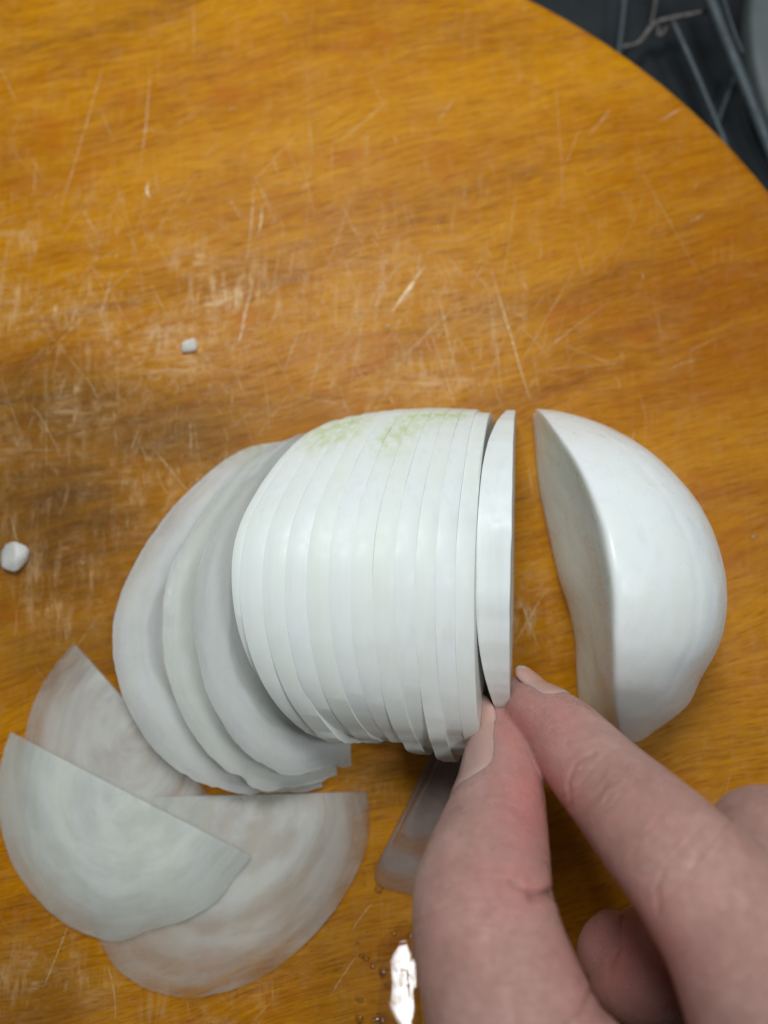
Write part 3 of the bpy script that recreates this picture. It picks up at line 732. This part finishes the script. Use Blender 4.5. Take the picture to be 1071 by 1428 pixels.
def hand():
    V, Fc = [], []; curves = {}
    for nm, ch in (('thumb', THUMB), ('index', INDEX), ('middle', MIDDLE), ('ring', RING), ('little', LITTLE), ('wrist', WRIST)):
        v, f, c = loft(ch); b = len(V); V += list(v); Fc += [tuple(i+b for i in q) for q in f]; curves[nm] = c
    me = bpy.data.meshes.new('hand_blank'); me.from_pydata((np.array(V)*CM).tolist(), [], [list(f) for f in Fc])
    bm = bmesh.new(); bm.from_mesh(me); bmesh.ops.recalc_face_normals(bm, faces=bm.faces); bm.to_mesh(me); bm.free()
    ob = bpy.data.objects.new('hand_blank', me); COL.objects.link(ob)
    r = ob.modifiers.new('r', 'REMESH'); r.mode = 'VOXEL'; r.voxel_size = .00045; r.use_smooth_shade = True
    s = ob.modifiers.new('s', 'SMOOTH'); s.factor = .5; s.iterations = 24
    dg = bpy.context.evaluated_depsgraph_get(); dg.update()
    ev = ob.evaluated_get(dg); m2 = bpy.data.meshes.new_from_object(ev, depsgraph=dg)
    bpy.data.objects.remove(ob)
    n = len(m2.vertices); co = np.empty(n*3); m2.vertices.foreach_get('co', co); co = co.reshape(-1, 3)/CM
    no = np.empty(n*3); m2.vertices.foreach_get('normal', no); no = no.reshape(-1, 3)
    faces = [tuple(p.vertices) for p in m2.polygons]
    vis = ((CAMP-co)*no).sum(1)/np.linalg.norm(CAMP-co, axis=1)
    p = to_px(co)
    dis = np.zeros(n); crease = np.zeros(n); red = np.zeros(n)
    front = (vis > -.15)
    depth = co[:, 2]
    # the furrows of the joints
    rs = random.Random(12)
    CR = [([(772, 1243), (752, 1247), (728, 1240), (712, 1228)], 3.5, .05, 3.2), ([(772, 1246), (745, 1249)], 9, .07, 3.2), ([(640, 1258), (608, 1272), (575, 1292)], 3, .012, 3.2),
          ([(826, 1380), (812, 1410), (790, 1428)], 4, .03, 3.2), ([(830, 1050), (802, 1066), (792, 1090), (795, 1128)], 3, .022, 3.0),
          ([(986, 1148), (955, 1180), (928, 1210), (916, 1240), (920, 1275)], 3, .022, 4.5)]
    def fan(a0, a1, b0, b1, k, dep):                                   # many fine folds between two lines across a joint
        for i in range(k):
            t = (i+rs.uniform(-.3, .3))/max(1, k-1); e0, e1 = sorted((rs.uniform(0, .45), rs.uniform(.55, 1)))
            p = [np.array(a0)*(1-t)+np.array(b0)*t, np.array(a1)*(1-t)+np.array(b1)*t]
            q = [p[0]*(1-e)+p[1]*e for e in np.linspace(e0, e1, 5)]
            q = [x+np.array([rs.gauss(0, 2.0), rs.gauss(0, 2.0)]) for x in q]
            CR.append(([tuple(x) for x in q], rs.uniform(1.8, 3.0), dep*rs.uniform(.4, 1.1), 3.9 if a0[0] > 790 else 2.6))
    fan((850, 1035), (775, 1110), (900, 1075), (810, 1160), 9, .010)   # index, last joint
    fan((965, 1095), (850, 1215), (1045, 1150), (930, 1300), 16, .013)  # index, middle joint
    fan((1000, 1290), (930, 1330), (1071, 1340), (980, 1400), 8, .010)
    fan((590, 1235), (770, 1215), (575, 1310), (795, 1300), 14, .011)  # thumb joint
    fan((640, 1125), (760, 1110), (610, 1180), (768, 1190), 8, .006)
    fan((590, 1340), (805, 1330), (600, 1420), (825, 1410), 9, .009)
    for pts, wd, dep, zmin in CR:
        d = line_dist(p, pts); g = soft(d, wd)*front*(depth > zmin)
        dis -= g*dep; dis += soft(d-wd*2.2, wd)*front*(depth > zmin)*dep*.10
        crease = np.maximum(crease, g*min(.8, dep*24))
    for x, y, a, b, s in [(745, 1110, 60, 95, .95), (725, 1010, 45, 45, .9), (720, 1230, 70, 60, .55), (770, 1020, 50, 70, .55), (800, 1110, 40, 50, .45), (870, 1330, 90, 90, .9),
                          (880, 1120, 70, 60, .25), (660, 1300, 70, 50, .2), (960, 1290, 70, 80, .2)]:
        red = np.maximum(red, s*np.exp(-(((p[:, 0]-x)/a)**2+((p[:, 1]-y)/b)**2)))
    red = np.clip(red, 0, 1)
    dis += .018*n3(co, .9, 3)+.006*n3(co, 3.2, 6)
    co = co+no*dis[:, None]
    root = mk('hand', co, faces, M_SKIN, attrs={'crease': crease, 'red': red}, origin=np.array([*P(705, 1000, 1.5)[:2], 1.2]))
    tag(root, 'bare right hand pinching the upright onion slice between thumb and index finger', 'hand')
    # nails: curved plates bedded in the back of the fingertip
    def nail(curve, t0, t1, ha, hl, label, name, turn=0.0, lift=.02, over=.16):
        pos = curve[:, :3]; s = np.r_[0, np.cumsum(np.linalg.norm(np.diff(pos, axis=0), axis=1))]
        Vn, al = [], []; nu, nv = 22, 17
        for layer in (0, 1):
            for iu in range(nu):
                u = iu/(nu-1); ss = t0+(t1-t0)*(1-u)              # u=1 at the free edge
                at = lambda k: np.interp(max(ss, 0), s, curve[:, k])
                pt = np.array([at(0), at(1), at(2)])
                tn = np.array([np.interp(max(ss, 0)+.25, s, pos[:, k])-np.interp(max(ss, 0), s, pos[:, k]) for k in range(3)]); tn /= np.linalg.norm(tn)
                if ss < 0: pt = pt+tn*ss
                dd = np.array([at(5), at(6), at(7)]); dd -= tn*(dd@tn); dd /= np.linalg.norm(dd); sd = np.cross(tn, dd)
                hs = max(ss, .0); rw = np.interp(max(hs, .38), s, curve[:, 3]); rd = np.interp(max(hs, .38), s, curve[:, 4])
                wid = ha*(1-.55*max(0, (u-.72)/.28)**2.2)*(1-.6*max(0, (.26-u)/.26)**2)
                for iv in range(nv):
                    v = -1+2*iv/(nv-1); an = turn+v*wid
                    q = pt+sd*rw*math.sin(an)+dd*rd*math.cos(an)
                    nr = sd*math.sin(an)+dd*math.cos(an)
                    off = lift-.05*abs(v)**6-.06*max(0, (.12-u)/.12) - (.035 if layer else 0)
                    Vn.append(q+nr*off); al.append(u-.02*v*v*3)
        Fn = []; N = nu*nv
        for layer in (0, 1):
            for i in range(nu-1):
                for j in range(nv-1):
                    a = layer*N+i*nv+j; Fn.append((a, a+1, a+nv+1, a+nv))
        for i in range(nu-1):
            for j in (0, nv-1): a = i*nv+j; Fn.append((a, a+nv, a+nv+N, a+N))
        for j in range(nv-1):
            for i in (0, nu-1): a = i*nv+j; Fn.append((a, a+1, a+1+N, a+N))
        o = mk(name, Vn, Fn, M_NAIL, parent=root, attrs={'along': al})
        o['label'] = label
    nail(curves['thumb'], -.38, 2.4, .92, 1, 'thumbnail with pale free edge', 'thumbnail', 0.0, .03)
    nail(curves['index'], -.28, 1.15, .58, 1, 'index fingernail seen edge-on', 'fingernail', 0.0, .03)
hand()

# ------------------------------------------------------------------ behind the board: wire rack and grey lid
def tube(pts, r, n=10):
    c = catmull(np.array(pts), 8) if len(pts) > 2 else np.array(pts, float)
    tn = np.gradient(c, axis=0); tn /= np.linalg.norm(tn, axis=1)[:, None]
    V, Fc = [], []
    for p, t in zip(c, tn):
        s = np.cross(t, [0.31, .2, .93]); s /= np.linalg.norm(s); u = np.cross(s, t)
        V += [p+s*r*math.cos(2*math.pi*i/n)+u*r*math.sin(2*math.pi*i/n) for i in range(n)]
    for k in range(len(c)-1):
        for i in range(n): Fc.append((k*n+i, k*n+(i+1) % n, (k+1)*n+(i+1) % n, (k+1)*n+i))
    Fc.append(tuple(range(n))[::-1]); Fc.append(tuple((len(c)-1)*n+i for i in range(n)))
    return V, Fc
M_WIRE = mat_plain('rack_wire', (0.048, 0.062, 0.068), 0.6, 0.3, 0.25, 2.0)
M_RUST = mat_plain('rusty_wire', (0.11, 0.10, 0.09), 0.6, 0.3, 0.5, 3.0)
rack = empty('wire_rack', (*P(980, 90, -2.4)[:2], -BOARD_T))
tag(rack, 'grey metal wire rack in the dark top right corner beside the board', 'wire rack')
for name, pts, r, m in [
    ('rim_wire', [(975, -40, -1.0), (998, 20, -1.0), (1040, 125, -1.0), (1100, 275, -1.0), (1150, 400, -1.0)], .17, M_WIRE),
    ('upright_wire', [(874, -40, -1.6), (869, 20, -1.7), (862, 80, -1.8)], .085, M_WIRE),
    ('cross_wire', [(938, 30, -1.5), (965, 90, -1.6), (1002, 178, -1.7), (1020, 225, -1.7)], .085, M_WIRE),
    ('cross_wire', [(1030, 90, -1.9), (1016, 128, -1.9), (1000, 175, -1.9), (990, 205, -1.9)], .065, M_WIRE),
    ('hook_wire', [(868, 66, -1.9), (890, 60, -1.8), (912, 34, -1.7), (935, 26, -1.6), (975, 18, -1.5), (1000, 10, -1.3)], .075, M_RUST),
    ('hook_wire', [(940, 22, -1.8), (930, 38, -1.8), (920, 50, -1.8), (918, 40, -1.8), (925, 28, -1.7)], .05, M_RUST),
    ('upright_wire', [(1000, -30, -1.3), (1022, 40, -1.3), (1036, 75, -1.3)], .05, M_WIRE),
    ('foot_wire', [(915, -60, -2.3), (914, 0, -2.3), (908, 34, -2.2)], .05, M_RUST)]:
    v, f = tube([P(*q) for q in pts], r); mk(name, v, f, m, parent=rack)
def container():
    c = P(1420, 90, -BOARD_T); R = P(1420, 90, -BOARD_T)[0]-P(1026, 90, -BOARD_T)[0]
    pr = [(0, .0), (R-.3, .0), (R-.1, .06), (R, .2), (R, .85), (R-.06, .97), (R-.2, 1.02), (R-1.2, 1.05), (R-1.3, 1.12), (R-1.5, 1.15), (R*.4, 1.2), (0, 1.2)]
    n = 72; V = [(c[0], c[1], -BOARD_T)]; Fc = []
    for r, z in pr[1:-1]: V += [(c[0]+r*math.cos(2*math.pi*i/n), c[1]+r*math.sin(2*math.pi*i/n), z-BOARD_T) for i in range(n)]
    V.append((c[0], c[1], 1.2-BOARD_T)); l = len(V)-1; k = len(pr)-2
    Fc += [(0, 1+(i+1) % n, 1+i) for i in range(n)]
    for j in range(k-1):
        a = 1+j*n; Fc += [(a+i, a+(i+1) % n, a+n+(i+1) % n, a+n+i) for i in range(n)]
    a = 1+(k-1)*n; Fc += [(a+i, a+(i+1) % n, l) for i in range(n)]
    tag(mk('round_lid', V, Fc, mat_plain('dull_grey_plastic', (0.075, 0.09, 0.088), 0.55, 0, .15, .6)), 'dull grey round lid behind the wire rack at the top right corner', 'lid')
container()
for o in bpy.data.objects:
    if '_org' in o: del o['_org']
